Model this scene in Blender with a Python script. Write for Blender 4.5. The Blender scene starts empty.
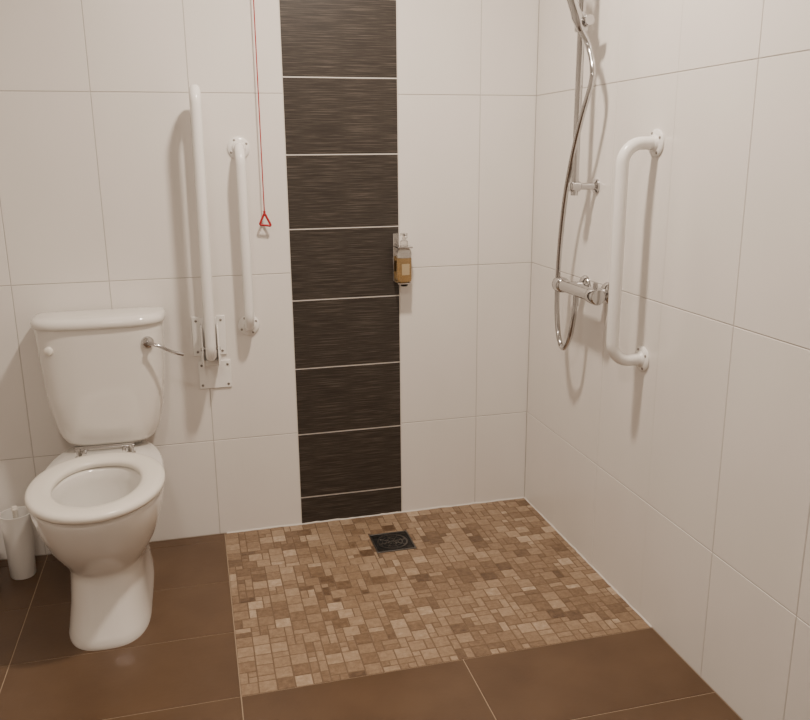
import bpy, bmesh, math, random
from mathutils import Vector, Matrix
random.seed(7)
COL=bpy.context.scene.collection

# ---------------------------------------------------------------- materials
def mat(name, color=(.8,.8,.8), rough=.5, metal=0.0, coat=0.0, trans=0.0, ior=1.45):
    m=bpy.data.materials.new(name); m.use_nodes=True
    b=m.node_tree.nodes["Principled BSDF"]
    b.inputs["Base Color"].default_value=(*color,1)
    b.inputs["Roughness"].default_value=rough
    b.inputs["Metallic"].default_value=metal
    b.inputs["IOR"].default_value=ior
    if coat: b.inputs["Coat Weight"].default_value=coat; b.inputs["Coat Roughness"].default_value=.08
    if trans: b.inputs["Transmission Weight"].default_value=trans
    return m
def nd(m,t,**k):
    n=m.node_tree.nodes.new(t)
    for a,v in k.items(): setattr(n,a,v)
    return n
def lk(m,a,b): m.node_tree.links.new(a,b)
def ramp(m,stops):
    r=nd(m,"ShaderNodeValToRGB"); e=r.color_ramp.elements
    while len(e)<len(stops): e.new(.5)
    for i,(p,c) in enumerate(stops): e[i].position=p; e[i].color=(*c,1)
    return r
def noise_chain(m,scale,vec,detail=4,s=1.0):
    tc=nd(m,"ShaderNodeTexCoord"); mp=nd(m,"ShaderNodeMapping"); mp.inputs["Scale"].default_value=vec
    n=nd(m,"ShaderNodeTexNoise"); n.inputs["Scale"].default_value=scale; n.inputs["Detail"].default_value=detail
    lk(m,tc.outputs["Object"],mp.inputs["Vector"]); lk(m,mp.outputs[0],n.inputs["Vector"]); return n
def bump(m,src,strength,dist):
    b=nd(m,"ShaderNodeBump"); b.inputs["Strength"].default_value=strength; b.inputs["Distance"].default_value=dist
    lk(m,src,b.inputs["Height"]); lk(m,b.outputs[0],m.node_tree.nodes["Principled BSDF"].inputs["Normal"])

M_wall=mat("white_wall_tile",(.80,.775,.745),.20)
n=noise_chain(M_wall,3,(1,1,.5),3); r=ramp(M_wall,[(.3,(.79,.76,.725)),(.7,(.83,.80,.765))])
lk(M_wall,n.outputs[0],r.inputs[0]); lk(M_wall,r.outputs[0],M_wall.node_tree.nodes["Principled BSDF"].inputs["Base Color"])
n2=noise_chain(M_wall,60,(1,1,.12),2); bump(M_wall,n2.outputs[0],.12,.002)
M_grout=mat("grey_grout",(.53,.50,.47),.9)
M_wgrout=mat("white_grout",(.70,.67,.63),.85)

M_dark=mat("dark_striped_tile",(.05,.04,.035),.42)
n=noise_chain(M_dark,1,(7,7,430),3); n.inputs["Roughness"].default_value=.65
r=ramp(M_dark,[(.34,(.022,.018,.015)),(.52,(.042,.034,.028)),(.68,(.120,.103,.087))])
lk(M_dark,n.outputs[0],r.inputs[0]); lk(M_dark,r.outputs[0],M_dark.node_tree.nodes["Principled BSDF"].inputs["Base Color"])
bump(M_dark,n.outputs[0],.3,.001)

M_brown=mat("brown_floor_tile",(.13,.07,.035),.36)
n=noise_chain(M_brown,6,(1,1,1),6); r=ramp(M_brown,[(.3,(.094,.053,.028)),(.7,(.124,.073,.040))])
lk(M_brown,n.outputs[0],r.inputs[0]); lk(M_brown,r.outputs[0],M_brown.node_tree.nodes["Principled BSDF"].inputs["Base Color"])
n2=noise_chain(M_brown,90,(1,1,1),3); bump(M_brown,n2.outputs[0],.15,.002)
M_fgrout=mat("tan_floor_grout",(.40,.31,.22),.9)

M_mos=mat("travertine_mosaic",(.4,.3,.2),.45)
at=nd(M_mos,"ShaderNodeAttribute"); at.attribute_name="tint"
n=noise_chain(M_mos,60,(1,1,1),6); n.inputs["Roughness"].default_value=.75
mx=nd(M_mos,"ShaderNodeMath",operation='MULTIPLY_ADD'); mx.inputs[1].default_value=1.1; mx.inputs[2].default_value=-.55
ad=nd(M_mos,"ShaderNodeMath",operation='ADD')
lk(M_mos,n.outputs[0],mx.inputs[0]); lk(M_mos,mx.outputs[0],ad.inputs[0]); lk(M_mos,at.outputs["Fac"],ad.inputs[1])
r=ramp(M_mos,[(0,(.105,.062,.035)),(.25,(.190,.122,.072)),(.5,(.275,.190,.120)),(.78,(.385,.285,.195)),(1,(.51,.40,.295))])
lk(M_mos,ad.outputs[0],r.inputs[0]); lk(M_mos,r.outputs[0],M_mos.node_tree.nodes["Principled BSDF"].inputs["Base Color"])
bump(M_mos,n.outputs[0],.35,.002)
M_mgrout=mat("mosaic_grout",(.18,.123,.080),.95)

M_porc=mat("white_porcelain",(.81,.785,.745),.12,coat=.5)
M_seat=mat("seat_plastic",(.84,.80,.73),.25)
M_rail=mat("white_enamel",(.87,.855,.83),.22)
M_chrome=mat("chrome",(.56,.55,.545),.13,1.0)
M_steel=mat("brushed_steel",(.20,.19,.18),.42,1.0)
M_iron=mat("dark_steel",(.07,.065,.06),.5,1.0)
M_black=mat("dark_recess",(.010,.010,.010),.6)
M_screw=mat("screw_steel",(.30,.28,.26),.4,1.0)
M_red=mat("red_plastic",(.38,.009,.014),.4)
M_amber=mat("amber_soap",(.60,.42,.20),.08,trans=.75)
M_clear=mat("clear_plastic",(.85,.83,.80),.08,trans=.85)
M_label=mat("bottle_label",(.42,.33,.20),.5)
M_bin=mat("white_bin_plastic",(.78,.76,.73),.35)
M_water=mat("toilet_water",(.62,.64,.62),.03,trans=.6,ior=1.33)
M_ceil=mat("ceiling_paint",(.82,.80,.77),.9)
M_em=bpy.data.materials.new("lamp_diffuser"); M_em.use_nodes=True
b=M_em.node_tree.nodes["Principled BSDF"]; b.inputs["Emission Color"].default_value=(1,.88,.76,1); b.inputs["Emission Strength"].default_value=6

# ---------------------------------------------------------------- helpers
def empty(name,loc):
    e=bpy.data.objects.new(name,None); e.location=loc; e.empty_display_size=.05; COL.objects.link(e)
    return e
def finish(bm,name,mats,parent=None,smooth=True,bevel=0,sub=0,angle=40):
    bmesh.ops.recalc_face_normals(bm,faces=bm.faces)
    me=bpy.data.meshes.new(name); bm.to_mesh(me); bm.free()
    if not isinstance(mats,(list,tuple)): mats=[mats]
    for m in mats: me.materials.append(m)
    if smooth:
        me.polygons.foreach_set("use_smooth",[True]*len(me.polygons))
        me.set_sharp_from_angle(angle=math.radians(angle))
    ob=bpy.data.objects.new(name,me); COL.objects.link(ob)
    if bevel:
        md=ob.modifiers.new("bev",'BEVEL'); md.width=bevel; md.segments=3; md.limit_method='ANGLE'
    if sub:
        md=ob.modifiers.new("sub",'SUBSURF'); md.levels=sub; md.render_levels=sub
    if parent:
        ob.parent=parent; ob.matrix_parent_inverse=Matrix.Translation(-Vector(parent.location))
    return ob
def add_box(bm,a,b,mi=0):
    x0,y0,z0=a;x1,y1,z1=b
    v=[bm.verts.new(p) for p in [(x0,y0,z0),(x1,y0,z0),(x1,y1,z0),(x0,y1,z0),(x0,y0,z1),(x1,y0,z1),(x1,y1,z1),(x0,y1,z1)]]
    for f in [(0,3,2,1),(4,5,6,7),(0,1,5,4),(1,2,6,5),(2,3,7,6),(3,0,4,7)]:
        bm.faces.new([v[i] for i in f]).material_index=mi
def box(name,a,b,m,parent=None,bevel=.002):
    bm=bmesh.new(); add_box(bm,a,b); return finish(bm,name,m,parent,bevel=bevel)
def fillet(pts,rad,seg=8):
    P=[Vector(p) for p in pts]; out=[P[0]]
    for i in range(1,len(P)-1):
        r=rad[i-1] if isinstance(rad,(list,tuple)) else rad
        a=(P[i-1]-P[i]).normalized(); c=(P[i+1]-P[i]).normalized()
        p0=P[i]+a*r; p1=P[i]+c*r
        ang=a.angle(c); R=r*math.tan(ang/2); cen=P[i]+(a+c).normalized()*(R/math.sin(ang/2))
        v0=p0-cen; v1=p1-cen; th=v0.angle(v1)
        for k in range(seg+1):
            t=k/seg; out.append(cen+(v0*math.sin((1-t)*th)+v1*math.sin(t*th))/math.sin(th))
    out.append(P[-1]); return out
def spline(pts,seg=10):
    P=[Vector(p) for p in pts]; P=[P[0]*2-P[1]]+P+[P[-1]*2-P[-2]]; out=[]
    for i in range(1,len(P)-2):
        for k in range(seg):
            t=k/seg; a,b,c,d=P[i-1:i+3]
            out.append(.5*((2*b)+(c-a)*t+(2*a-5*b+4*c-d)*t*t+(3*b-a-3*c+d)*t**3))
    out.append(P[-2]); return out
def add_tube(bm,pts,r,n=20,cap=True,mi=0,rounded=False):
    P=[Vector(p) for p in pts]
    rs=[r]*len(P)
    if rounded:
        for end in (0,-1):
            d=(P[1]-P[0]).normalized() if end==0 else (P[-2]-P[-1]).normalized()
            e=P[end].copy(); ext=[]
            for k in range(5):
                a=math.radians(10+k*18); ext.append((e+d*(r-r*math.sin(a)),r*math.cos(math.pi/2-a)))
            if end==0: P=[p for p,_ in ext]+P[1:]; rs=[q for _,q in ext]+rs[1:]
            else: P=P[:-1]+[p for p,_ in reversed(ext)]; rs=rs[:-1]+[q for _,q in reversed(ext)]
    T=[(P[min(i+1,len(P)-1)]-P[max(i-1,0)]).normalized() for i in range(len(P))]
    up=Vector((0,0,1)) if abs(T[0].z)<.9 else Vector((1,0,0))
    N=T[0].cross(up).normalized(); rings=[]
    for i,p in enumerate(P):
        N=(N-T[i]*N.dot(T[i])).normalized(); B=T[i].cross(N)
        rings.append([bm.verts.new(p+(N*math.cos(2*math.pi*k/n)+B*math.sin(2*math.pi*k/n))*rs[i]) for k in range(n)])
    for a,b in zip(rings,rings[1:]):
        for k in range(n): bm.faces.new((a[k],a[(k+1)%n],b[(k+1)%n],b[k])).material_index=mi
    if cap:
        bm.faces.new(rings[0][::-1]).material_index=mi; bm.faces.new(rings[-1]).material_index=mi
def tube(name,pts,r,m,parent=None,n=20,rounded=False):
    bm=bmesh.new(); add_tube(bm,pts,r,n,rounded=rounded); return finish(bm,name,m,parent)
def add_lathe(bm,prof,org,axis,n=32,mi=0):
    org=Vector(org); Q=Vector((0,0,1)).rotation_difference(Vector(axis).normalized()); rings=[]
    for r,z in prof:
        if r<1e-6: rings.append([bm.verts.new(org+Q@Vector((0,0,z)))])
        else: rings.append([bm.verts.new(org+Q@Vector((r*math.cos(2*math.pi*k/n),r*math.sin(2*math.pi*k/n),z))) for k in range(n)])
    for a,b in zip(rings,rings[1:]):
        for k in range(n):
            k2=(k+1)%n
            if len(a)==1 and len(b)==1: continue
            if len(a)==1: f=(a[0],b[k2],b[k])
            elif len(b)==1: f=(a[k],a[k2],b[0])
            else: f=(a[k],a[k2],b[k2],b[k])
            bm.faces.new(f).material_index=mi
def lathe(name,prof,org,axis,m,parent=None,n=32,angle=40):
    bm=bmesh.new(); add_lathe(bm,prof,org,axis,n); return finish(bm,name,m,parent,angle=angle)
def loft(bm,loops,close=False,cap0=True,cap1=True):
    R=[[bm.verts.new(p) for p in l] for l in loops]
    pairs=list(zip(R,R[1:]))
    if close: pairs.append((R[-1],R[0]))
    for a,b in pairs:
        n=len(a)
        for k in range(n): bm.faces.new((a[k],a[(k+1)%n],b[(k+1)%n],b[k]))
    if not close:
        if cap0: bm.faces.new(R[0][::-1])
        if cap1: bm.faces.new(R[-1])
def sgnp(v,e): return math.copysign(abs(v)**e,v)
def egg(cx,z,yb,yc,yf,hw,eb=2,ef=2,n=64):
    o=[]
    for k in range(n):
        t=2*math.pi*k/n; c,s=math.cos(t),math.sin(t)
        if s>=0: o.append((cx+hw*sgnp(c,2/eb),yc+(yb-yc)*sgnp(s,2/eb),z))
        else: o.append((cx+hw*sgnp(c,2/ef),yc+(yc-yf)*sgnp(s,2/ef),z))
    return o

# ---------------------------------------------------------------- room shell
H=2.5; XL=-2.75; YF=-3.75
G=.0012; CH=.0010; DEP=.0016
def add_tile(bm,o,ua,va,na,u0,u1,v0,v1,mi,g=G,gu0=None,gu1=None):
    """one tile whose face sits on the wall plane, chamfered edge down to the grout"""
    o,ua,va,na=map(Vector,(o,ua,va,na)); u0+=g if gu0 is None else gu0;u1-=g if gu1 is None else gu1;v0+=g;v1-=g
    if u1-u0<.004 or v1-v0<.004: return []
    q=lambda u,v,d:bm.verts.new(o+ua*u+va*v+na*d)
    A=[q(u0,v0,-DEP),q(u1,v0,-DEP),q(u1,v1,-DEP),q(u0,v1,-DEP)]
    c=CH; c0=c if gu0 is None else gu0; c1=c if gu1 is None else gu1
    B=[q(u0+c0,v0+c,0),q(u1-c1,v0+c,0),q(u1-c1,v1-c,0),q(u0+c0,v1-c,0)]
    fs=[bm.faces.new(B)]
    for i in range(4): fs.append(bm.faces.new((A[i],A[(i+1)%4],B[(i+1)%4],B[i])))
    for f in fs: f.material_index=mi
    return fs
def grid(bm,o,ua,va,na,us,vs,mi):
    for a,b in zip(us,us[1:]):
        for c,d in zip(vs,vs[1:]): add_tile(bm,o,ua,va,na,a,b,c,d,mi)
ZJ=[0,.367,.961,1.563,2.165,H]
# back wall (plane y=0, facing -y)
bm=bmesh.new(); o=(0,0,0)
grid(bm,o,(1,0,0),(0,0,1),(0,-1,0),[XL,-2.42,-2.12,-1.818,-1.516,-1.2145,-.911],ZJ,0)
grid(bm,o,(1,0,0),(0,0,1),(0,-1,0),[-.5155,-.2135,0],ZJ,0)
zs=[0,.107]+[.107+.2515*k for k in range(1,10)]; zs=[z for z in zs if z<H]+[H]
for a,b_ in zip(zs,zs[1:]): add_tile(bm,o,(1,0,0),(0,0,1),(0,-1,0),-.911,-.5155,a,b_,1,g=.0020)
add_box(bm,(XL,DEP,-.05),(-.9125,.1,H),2); add_box(bm,(-.914,DEP,-.05),(-.5125,.1,H),3); add_box(bm,(-.514,DEP,-.05),(.1,.1,H),2)
finish(bm,"wall_back",[M_wall,M_dark,M_grout,M_wgrout],smooth=False)
# right wall (plane x=0, facing -x); every second vertical joint is butted almost closed
bm=bmesh.new()
yj=[0,-.282,-.587,-.900,-1.213,-1.52,-1.83,-2.14,-2.45,-2.76,-3.07,-3.38,YF]
tight={1,3}
for i in range(len(yj)-1):
    for c,d in zip(ZJ,ZJ[1:]):
        add_tile(bm,o,(0,-1,0),(0,0,1),(-1,0,0),-yj[i],-yj[i+1],c,d,0,gu0=.0002 if i in tight else None,gu1=.0002 if i+1 in tight else None)
add_box(bm,(DEP,YF,-.05),(.1,.1,H),1)
finish(bm,"wall_right",[M_wall,M_grout],smooth=False)
# left + front walls
bm=bmesh.new(); grid(bm,(XL,0,0),(0,-1,0),(0,0,1),(1,0,0),[.3*k for k in range(13)],ZJ,0)
add_box(bm,(XL-.1,YF,-.05),(XL-DEP,.1,H),1); finish(bm,"wall_left",[M_wall,M_grout],smooth=False)
bm=bmesh.new(); grid(bm,(XL,YF,0),(1,0,0),(0,0,1),(0,1,0),[.3*k for k in range(9)]+[2.75],ZJ,0)
add_box(bm,(XL-.1,YF-.1,-.05),(.1,YF-DEP,H),1); finish(bm,"wall_front",[M_wall,M_grout],smooth=False)
box("ceiling",(XL-.1,YF-.1,H),(.1,.1,H+.08),M_ceil,bevel=0)

# floor: brown tiles + mosaic shower area
bm=bmesh.new(); MX0=-1.197; MY=-.970
add_box(bm,(XL-.1,YF-.1,-.06),(.1,.1,-DEP),1)
xs=[XL,-2.42,-1.812,MX0]
ys=[0,-.055,-.36,-.664,MY]
grid(bm,o,(1,0,0),(0,-1,0),(0,0,1),xs,[-y for y in ys],0)
xs2=[XL,-2.42,-1.812,MX0,-.588,0]
ys2=[MY,-1.277,-1.582,-1.887,-2.192,-2.497,-2.802,-3.107,-3.412,YF]
grid(bm,o,(1,0,0),(0,-1,0),(0,0,1),xs2,[-y for y in ys2],0)
# mosaic
NX=50; NY=40; cw=-MX0/NX; ch=-MY/NY
DX0,DX1,DY0,DY1=-.683,-.540,-.305,-.160
used=[[False]*NY for _ in range(NX)]; tl={}
opts=[(2,2)]*13+[(1,1)]*3+[(2,1)]*3+[(1,2)]*3
for j in range(NY):
    for i in range(NX):
        if used[i][j]: continue
        random.shuffle(opts)
        for (w,hh) in opts+[(1,1)]:
            if i+w<=NX and j+hh<=NY and all(not used[i+a][j+b_] for a in range(w) for b_ in range(hh)): break
        for a in range(w):
            for b_ in range(hh): used[i+a][j+b_]=True
        u0=MX0+i*cw; u1=u0+w*cw; v0=j*ch; v1=v0+hh*ch
        if u1>DX0 and u0<DX1 and v1>-DY1 and v0<-DY0:
            if u0>DX0-.004 and u1<DX1+.004 and v0>-DY1-.004 and v1<-DY0+.004: continue
            # trim against the drain
            if u0<DX0 and u1>DX0: u1=DX0
            elif u1>DX1 and u0<DX1: u0=DX1
            elif v0<-DY1 and v1>-DY1: v1=-DY1
            elif v1>-DY0 and v0<-DY0: v0=-DY0
            else: continue
        j_=random.uniform
        fs=add_tile(bm,o,(1,0,0),(0,-1,0),(0,0,1),u0+j_(0,.0008),u1-j_(0,.0008),v0+j_(0,.0008),v1-j_(0,.0008),2,g=.0010)
        t=min(.85,max(.05,random.gauss(.46,.18)))
        for f in fs: tl[f]=t
add_box(bm,(MX0+.001,MY+.001,-.01),(DX0+.002,0,-.0011),3); add_box(bm,(DX1-.002,MY+.001,-.01),(0,0,-.0011),3)
add_box(bm,(DX0,DY1-.002,-.01),(DX1,0,-.0011),3); add_box(bm,(DX0,MY+.001,-.01),(DX1,DY0+.002,-.0011),3)
lay=bm.loops.layers.float_color.new("tint")
for f in bm.faces:
    t=tl.get(f,.5)
    for l in f.loops: l[lay]=(t,t,t,1)
me=bpy.data.meshes.new("floor"); bm.to_mesh(me); bm.free()
for m in (M_brown,M_fgrout,M_mos,M_mgrout): me.materials.append(m)
COL.objects.link(bpy.data.objects.new("floor",me))

# sealant beads
def bead(name,a,b,r):
    bm=bmesh.new(); a,b=Vector(a),Vector(b); N=60; pts=[]
    for k in range(N+1):
        p=a.lerp(b,k/N); pts.append(p+Vector((random.uniform(-.0008,.0008) if abs(b.x-a.x)<.1 else 0,random.uniform(-.0008,.0008) if abs(b.x-a.x)>.1 else 0,random.uniform(-.0018,.0018))))
    add_tube(bm,pts,r,8); return finish(bm,name,M_wgrout)
bead("trim_1",(-1.19,-.001,.000),(-.003,-.001,.000),.0038)
bead("trim_2",(-.001,-.003,.000),(-.001,-.97,.000),.003)

# ---------------------------------------------------------------- floor drain (sits flush with the mosaic)
E=empty("floor_drain",(-.6115,-.2325,0)); cx,cy=-.6115,-.2325
bm=bmesh.new(); hw=.0715; iw=.066
for a,b_ in [((cx-hw,cy-hw),(cx+hw,cy-iw)),((cx-hw,cy+iw),(cx+hw,cy+hw)),((cx-hw,cy-iw),(cx-iw,cy+iw)),((cx+iw,cy-iw),(cx+hw,cy+iw))]:
    add_box(bm,(a[0],a[1],-.004),(b_[0],b_[1],.0024))
finish(bm,"frame",M_steel,E,bevel=.0008)
bm=bmesh.new(); add_box(bm,(cx-iw,cy-iw,-.004),(cx+iw,cy+iw,-.0004)); finish(bm,"recess",M_black,E)
bm=bmesh.new()
for r0,r1 in [(0,.008),(.019,.0225),(.034,.0375),(.050,.056)]:
    if r0==0: add_lathe(bm,[(0,.0018),(r1,.0018),(r1,-.001)],(cx,cy,0),(0,0,1))
    else: add_lathe(bm,[(r0,-.001),(r0,.0018),(r1,.0018),(r1,-.001)],(cx,cy,0),(0,0,1),48)
for k in range(8):
    a=k*math.pi/4+.2; d=Vector((math.cos(a),math.sin(a),0)); p=Vector((cx,cy,.0002))
    add_tube(bm,[p+d*.008,p+d*.052],.0016,6)
finish(bm,"grate",M_steel,E)
bm=bmesh.new()
for sx in (-1,1):
    for sy in (-1,1):
        add_box(bm,(cx+sx*.054-.011,cy+sy*.054-.011,-.001),(cx+sx*.054+.011,cy+sy*.054+.011,.0008))
finish(bm,"corner_plates",M_iron,E)

# ---------------------------------------------------------------- toilet
E=empty("toilet",(-1.557,-.4,0)); tx=-1.557
S=[(0,-.08,-.46,-.658,.118,5,2.7),(.012,-.08,-.46,-.660,.118,5,2.7),(.03,-.08,-.45,-.650,.114,5,2.7),
(.10,-.08,-.43,-.625,.107,5,2.6),(.17,-.08,-.42,-.605,.104,4.5,2.5),(.196,-.08,-.43,-.602,.105,4.5,2.4),
(.207,-.08,-.435,-.606,.111,4.3,2.3),(.222,-.075,-.44,-.618,.123,4,2.2),(.245,-.07,-.45,-.638,.137,3.8,2.1),(.275,-.065,-.46,-.664,.152,3.5,2.05),(.31,-.06,-.465,-.686,.165,3.3,2.0),
(.35,-.05,-.475,-.704,.176,3.1,2.0),(.385,-.04,-.48,-.716,.183,2.9,2),(.405,-.03,-.48,-.722,.185,2.8,2),
(.416,-.03,-.48,-.722,.185,2.8,2),(.4215,-.034,-.48,-.717,.180,2.8,2),
(.4215,-.305,-.49,-.668,.135,2,2),(.412,-.315,-.49,-.660,.128,2,2),(.38,-.315,-.49,-.660,.128,2,2),(.30,-.34,-.49,-.635,.108,2,2),
(.24,-.37,-.49,-.60,.082,2,2),(.19,-.41,-.49,-.55,.045,2,2),(.17,-.44,-.485,-.53,.03,2,2)]
bm=bmesh.new(); loft(bm,[egg(tx,z,yb,yc,yf,h_,eb,ef) for z,yb,yc,yf,h_,eb,ef in S]); finish(bm,"bowl",M_porc,E,angle=55)
bm=bmesh.new(); f=[bm.verts.new(p) for p in egg(tx,.235,-.372,-.49,-.597,.079)]; bm.faces.new(f); finish(bm,"water",M_water,E)
# seat ring
def seatloop(z,o):  # o 0 outer..1 inner
    return egg(tx,z,-.240+(-.315+.240)*o,-.485,-.735+.078*o,.190-.068*o,2.2,2)
L=[seatloop(z,o) for z,o in [(.424,.03),(.430,-.02),(.437,-.03),(.443,.0),(.4475,.10),(.449,.3),(.4485,.6),(.446,.85),(.441,.97),(.434,1.0),(.425,.95)]]
bm=bmesh.new(); loft(bm,L,close=True); finish(bm,"seat",M_seat,E,angle=60)
# hinge
bm=bmesh.new()
for s in (-1,1):
    add_lathe(bm,[(0,0),(.015,0),(.015,.010),(.010,.013),(.010,.038),(0,.040)],(tx+s*.078,-.220,.4215),(0,0,1),20)
    add_tube(bm,[(tx+s*.060,-.220,.452),(tx+s*.060,-.262,.449)],.0065,12)
add_tube(bm,[(tx-.090,-.220,.455),(tx+.090,-.220,.455)],.0082,14)
finish(bm,"hinge",M_chrome,E)
# cistern
cxk=-1.547
def rr(z,hw,yb,yf,eb=6,ef=3.4): 
    return egg(cxk,z,yb,yb-.06,yf,hw,eb,ef)
Z=[(.4215,.095,-.03,-.115),(.434,.105,-.028,-.125),(.442,.126,-.024,-.148),(.455,.142,-.02,-.163),(.475,.155,-.018,-.173),(.51,.167,-.016,-.181),(.56,.177,-.015,-.187),(.62,.186,-.014,-.191),
(.70,.192,-.013,-.194),(.78,.196,-.012,-.196),(.838,.198,-.012,-.197),(.843,.198,-.012,-.197)]
bm=bmesh.new(); loft(bm,[rr(*a) for a in Z]); finish(bm,"cistern",M_porc,E,angle=60)
Z=[(.841,.197,-.012,-.198),(.843,.204,-.010,-.206),(.848,.2065,-.008,-.2085),(.857,.207,-.008,-.209),(.865,.204,-.010,-.206),(.871,.197,-.016,-.198),(.874,.183,-.028,-.184),(.876,.13,-.06,-.14)]
bm=bmesh.new(); loft(bm,[rr(*a) for a in Z]); finish(bm,"cistern_lid",M_porc,E,angle=60)
lathe("blanking_cap",[(0,.012),(.008,.012),(.013,.008),(.0145,0),(.0145,-.03)],(-1.697,-.180,.775),(-.30,-1,0),M_seat,E)
bm=bmesh.new(); lo=Vector((-1.400,-.183,.785))
add_lathe(bm,[(.02,-.02),(.02,.004),(.016,.010),(.008,.012),(.008,.03),(0,.031)],lo,(.35,-1,0),24)
add_tube(bm,spline([lo+Vector((.006,-.025,0)),lo+Vector((.035,-.03,-.008)),lo+Vector((.075,-.030,-.03)),lo+Vector((.110,-.028,-.042))],6),.0058,12,rounded=True)
finish(bm,"flush_lever",M_chrome,E)

# ---------------------------------------------------------------- toilet brush holder & bin at left
E=empty("toilet_brush_holder",(-1.868,-.13,0))
lathe("cup",[(0,0),(.038,0),(.040,.004),(.043,.10),(.049,.22),(.0505,.225),(.047,.225),(.041,.10),(.036,.01),(0,.01)],(-1.868,-.13,0),(0,0,1),M_bin,E)
lathe("brush",[(0,.03),(.028,.035),(.03,.10),(.012,.115),(.008,.13),(.008,.232),(.011,.238),(.008,.248),(0,.25)],(-1.868,-.13,0),(0,0,1),M_seat,E)
E=empty("waste_bin",(-2.035,-.20,0))
lathe("body",[(0,0),(.10,0),(.104,.006),(.118,.14),(.118,.15),(0,.15)],(-2.035,-.20,0),(0,0,1),M_bin,E,48)
lathe("lid",[(.121,.146),(.122,.158),(.115,.166),(.07,.178),(0,.183)],(-2.035,-.20,0),(0,0,1),M_bin,E,48)

# ---------------------------------------------------------------- fixed grab rails
def flange(bm,org,axis,r=.037):
    add_lathe(bm,[(0,0.0005),(r,.0005),(r,.004),(r-.003,.007),(.024,.009),(.021,.013),(.019,.016),(0,.016)],org,axis,36)
def screws(bm,org,axis,r,n,ph,h_=.0075):
    org=Vector(org);Q=Vector((0,0,1)).rotation_difference(Vector(axis))
    for k in range(n):
        a=ph+2*math.pi*k/n
        add_lathe(bm,[(.0042,-.002),(.0042,.001),(.0025,.002),(0,.0015)],org+Q@Vector((r*math.cos(a),r*math.sin(a),h_)),axis,12)
def grab(name,p0,p1,axis,off,r=.0165):
    p0,p1,ax=Vector(p0),Vector(p1),Vector(axis); E=empty(name,tuple(p0))
    tube("bar",fillet([p0+ax*.004,p0+ax*off,p1+ax*off,p1+ax*.004],.055,10),r,M_rail,E,24)
    bm=bmesh.new(); flange(bm,p0,axis); flange(bm,p1,axis); finish(bm,"flanges",M_rail,E)
    bm=bmesh.new(); screws(bm,p0,axis,.029,4,.5); screws(bm,p1,axis,.029,4,.5); finish(bm,"screws",M_screw,E)
grab("grab_rail",(-1.066,0,1.388),(-1.066,0,.785),(0,-1,0),.075)
grab("grab_rail",(0,-.822,1.388),(0,-.822,.785),(-1,0,0),.100,.0175)

# ---------------------------------------------------------------- fold-up support rail
E=empty("folding_support_rail",(-1.20,0,.7)); fx=-1.203
bm=bmesh.new()
add_box(bm,(fx-.058,-.006,.685),(fx-.028,0,.825)); add_box(bm,(fx+.026,-.006,.685),(fx+.056,0,.825))
add_box(bm,(fx-.045,-.006,.565),(fx+.066,0,.665))
add_box(bm,(fx-.034,-.004,.66),(fx+.036,0,.82))
finish(bm,"wall_plate",M_rail,E,bevel=.002)
bm=bmesh.new()
add_box(bm,(fx-.030,-.085,.665),(fx-.024,-.004,.80)); add_box(bm,(fx+.024,-.085,.665),(fx+.030,-.004,.80))
add_box(bm,(fx-.026,-.035,.655),(fx+.026,-.004,.675))
finish(bm,"hinge_bracket",M_rail,E,bevel=.004)
tube("pivot_pin",[(fx-.033,-.055,.72),(fx+.033,-.055,.72)],.006,M_steel,E,16)
bm=bmesh.new()
for px,pz in [(-.043,.81),(-.043,.70),(.041,.81),(.041,.70),(-.034,.578),(.055,.578),(-.034,.650),(.055,.650)]:
    add_lathe(bm,[(.0045,-.001),(.0045,.0015),(.003,.0025),(0,.002)],(fx+px,-.006,pz),(0,-1,0),12)
finish(bm,"screws",M_screw,E)
tube("bar",fillet([(fx,-.055,.70),(fx+.006,-.052,1.565),(fx+.006,-.145,1.565),(fx,-.145,.712),(fx,-.055,.702)],[.046,.046,.04],10),.0175,M_rail,E,24)

# ---------------------------------------------------------------- emergency pull cord
E=empty("emergency_pull_cord",(-.995,-.028,1.2)); ex,ey=-.994,-.028
tube("cord",[(ex,ey,H-.02),(ex,ey,1.176)],.0019,M_red,E,8)
tri=[Vector((ex,ey,1.174)),Vector((ex-.018,ey,1.135)),Vector((ex+.021,ey,1.130))]
mid=(tri[0]+tri[1])/2
tube("handle",fillet([mid,tri[1],tri[2],tri[0],mid],.005,5),.0038,M_red,E,12)
lathe("knot",[(0,-.006),(.004,-.003),(.0045,.002),(0,.007)],(ex,ey,1.177),(0,0,1),M_red,E,12)
lathe("ceiling_switch",[(0,0),(.026,0),(.026,.018),(.012,.03),(0,.03)],(ex,ey,H),(0,0,-1),M_rail,E)

# ---------------------------------------------------------------- shower set
E=empty("shower_mixer_set",(0,-.5,1.2)); sx,sy=-.075,-.490
def chm(bm,name): return finish(bm,name,M_chrome,E)
tube("riser_rail",[(sx,sy,1.235),(sx,sy,1.93)],.0115,M_chrome,E,20,rounded=True)
bm=bmesh.new()
for z in (1.262,1.90):
    add_lathe(bm,[(0,0),(.023,0),(.023,.006),(.011,.011),(.010,.055),(.016,.060),(.016,.088),(.011,.092),(0,.092)],(0,sy,z),(-1,0,0),24)
chm(bm,"wall_brackets")
bm=bmesh.new()
add_lathe(bm,[(0,-.024),(.017,-.024),(.020,-.020),(.020,.020),(.017,.024),(0,.024)],(sx,sy,1.735),(0,0,1),24)
add_tube(bm,[(sx,sy-.012,1.735),(sx,sy-.055,1.738)],.015,16,rounded=True)
add_tube(bm,[(sx,sy,1.735),(sx-.022,sy-.03,1.745)],.020,16,rounded=True)
chm(bm,"slider")
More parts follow.
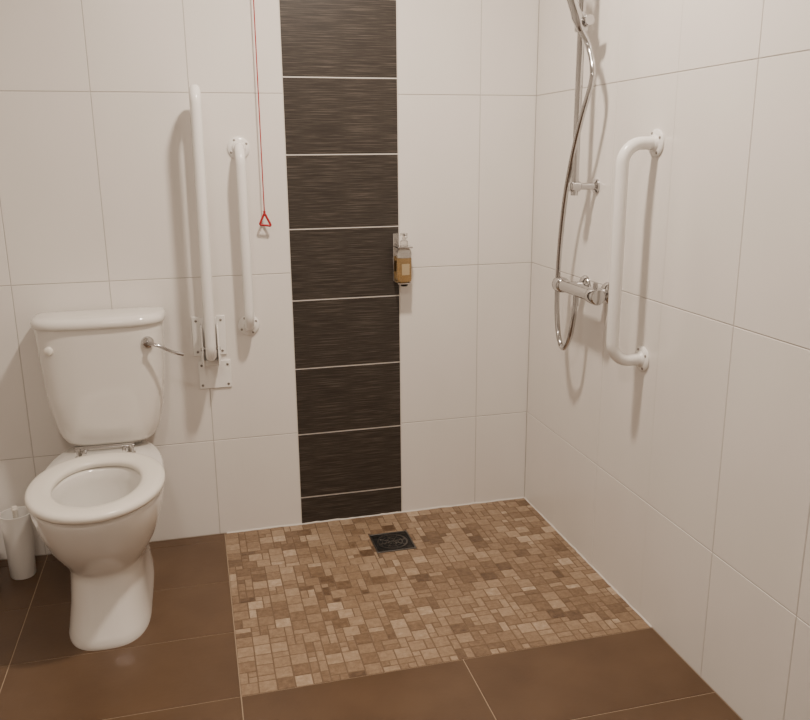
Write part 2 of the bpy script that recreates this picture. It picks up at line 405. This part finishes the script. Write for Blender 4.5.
# handset : conical handle rising from slider towards the head
hb=Vector((sx-.016,sy-.034,1.710)); hd=Vector((-.36,.10,1)).normalized()
bm=bmesh.new()
add_lathe(bm,[(0,0),(.010,0),(.012,.01),(.017,.04),(.015,.06),(.014,.14),(.017,.19),(.022,.215),(0,.22)],hb,hd,24)
hc=hb+hd*.235
add_lathe(bm,[(0,.022),(.02,.020),(.045,.008),(.05,0),(.048,-.006),(0,-.008)],hc,Vector((.75,-.2,.45)),36)
chm(bm,"handset")
# hose
hp=[hb+hd*.004,hb-hd*.05+Vector((.004,-.006,0)),(-.072,-.570,1.58),(-.085,-.540,1.47),(-.085,-.490,1.36),(-.080,-.440,1.24),(-.075,-.405,1.10),(-.072,-.388,.96),(-.072,-.392,.84),(-.074,-.420,.763),(-.076,-.458,.738),(-.076,-.500,.780),(-.072,-.515,.85),(-.068,-.518,.905)]
tube("hose",spline(hp,14),.0085,M_chrome,E,14)
# thermostatic bar mixer
mz=.942; bm=bmesh.new()
add_tube(bm,[(-.068,-.425,mz),(-.068,-.625,mz)],.0205,28)
for y0,d in ((-.425,1),(-.625,-1)):
    add_lathe(bm,[(.0205,-.004),(.0245,0),(.0255,.006),(.0255,.036),(.021,.043),(0,.045)],(-.068,y0,mz),(0,d,0),28)
add_lathe(bm,[(0,0),(.007,.0),(.007,.022),(0,.024)],(-.068,-.645,mz+.02),(0,0,1),12)
for y0 in (-.45,-.60):
    add_lathe(bm,[(0,.0),(.034,.0),(.034,.004),(.028,.012),(.016,.016),(.016,.062),(0,.062)],(0,y0,mz),(-1,0,0),28)
add_lathe(bm,[(0,0),(.010,0),(.010,.036),(0,.036)],(-.068,-.518,mz-.016),(0,0,-1),18)
chm(bm,"mixer_bar")

# ---------------------------------------------------------------- soap dispenser
E=empty("soap_dispenser",(-.515,-.03,1.0)); dx,dy=-.510,-.045
box("bracket_plate",(dx-.030,-.006,.915),(dx-.012,-.0002,1.088),M_chrome,E,.002)
bm=bmesh.new(); add_box(bm,(dx-.029,-.070,1.040),(dx+.027,-.003,1.046)); add_box(bm,(dx-.029,-.070,.912),(dx+.020,-.003,.917)); finish(bm,"bracket_arms",M_chrome,E,bevel=.002)
def rl(z,w,d): return egg(dx,z,dy+d,dy,dy-d,w,3,3,32)
bm=bmesh.new(); loft(bm,[rl(.918,.020,.016),(rl(.921,.024,.020)),rl(.93,.026,.022),rl(1.004,.026,.022),rl(1.005,.024,.020)]); finish(bm,"soap_fill",M_amber,E)
bm=bmesh.new(); loft(bm,[rl(1.0055,.0255,.0215),rl(1.022,.026,.022),rl(1.034,.022,.02),rl(1.040,.013,.013),rl(1.050,.013,.013)]); finish(bm,"bottle_shoulder",M_clear,E)
box("label",(dx-.014,dy-.0235,.945),(dx+.014,dy-.0215,.985),M_label,E,.0005)
lathe("pump",[(0,0),(.014,0),(.014,.016),(.006,.02),(.005,.034),(.013,.036),(.013,.044),(0,.045)],(dx,dy,1.048),(0,0,1),M_clear,E,20)
tube("nozzle",[(dx,dy,1.086),(dx,dy-.03,1.086),(dx,dy-.034,1.078)],.0045,M_clear,E,10)
lathe("drip_foot",[(0,0),(.012,0),(.014,.010),(0,.010)],(dx,dy,.903),(0,0,1),M_black,E,20)

# ---------------------------------------------------------------- ceiling lamps
def lamp(x,y,power,size):
    E=empty("ceiling_light",(x,y,H))
    lathe("housing",[(size/2+.02,0),(size/2+.02,.03),(size/2,.034),(size/2,.005),(0,.005)],(x,y,H),(0,0,-1),M_rail,E,48)
    lathe("diffuser",[(size/2-.001,.006),(size/2-.004,.026),(0,.028)],(x,y,H),(0,0,-1),M_em,E,48)
    ld=bpy.data.lights.new("bulb",'AREA'); ld.shape='DISK'; ld.size=size*.95; ld.energy=power; ld.color=(1,.852,.715)
    lo=bpy.data.objects.new("bulb",ld); COL.objects.link(lo); lo.parent=E; lo.location=(0,0,-.04)
lamp(-.75,-.95,36,.14)
lamp(-1.55,-2.4,15,.30)
w=bpy.data.worlds.new("world"); bpy.context.scene.world=w; w.use_nodes=True
w.node_tree.nodes["Background"].inputs[0].default_value=(1,.9,.8,1); w.node_tree.nodes["Background"].inputs[1].default_value=.1

# ---------------------------------------------------------------- camera
pi,ya,ro=map(math.radians,(14.353929,14.446022,.507131))
Fw=Vector((math.sin(ya)*math.cos(pi),math.cos(ya)*math.cos(pi),-math.sin(pi)))
R0=Vector((math.cos(ya),-math.sin(ya),0)); D0=Fw.cross(R0)
R=R0*math.cos(ro)+D0*math.sin(ro); D=-R0*math.sin(ro)+D0*math.cos(ro)
cd=bpy.data.cameras.new("camera"); co=bpy.data.objects.new("camera",cd); COL.objects.link(co)
mw=Matrix((( R.x,-D.x,-Fw.x,-1.2335),(R.y,-D.y,-Fw.y,-2.8543),(R.z,-D.z,-Fw.z,1.37),(0,0,0,1)))
co.matrix_world=mw; cd.sensor_width=36; cd.lens=812.1015/810*36; cd.clip_start=.02
bpy.context.scene.camera=co
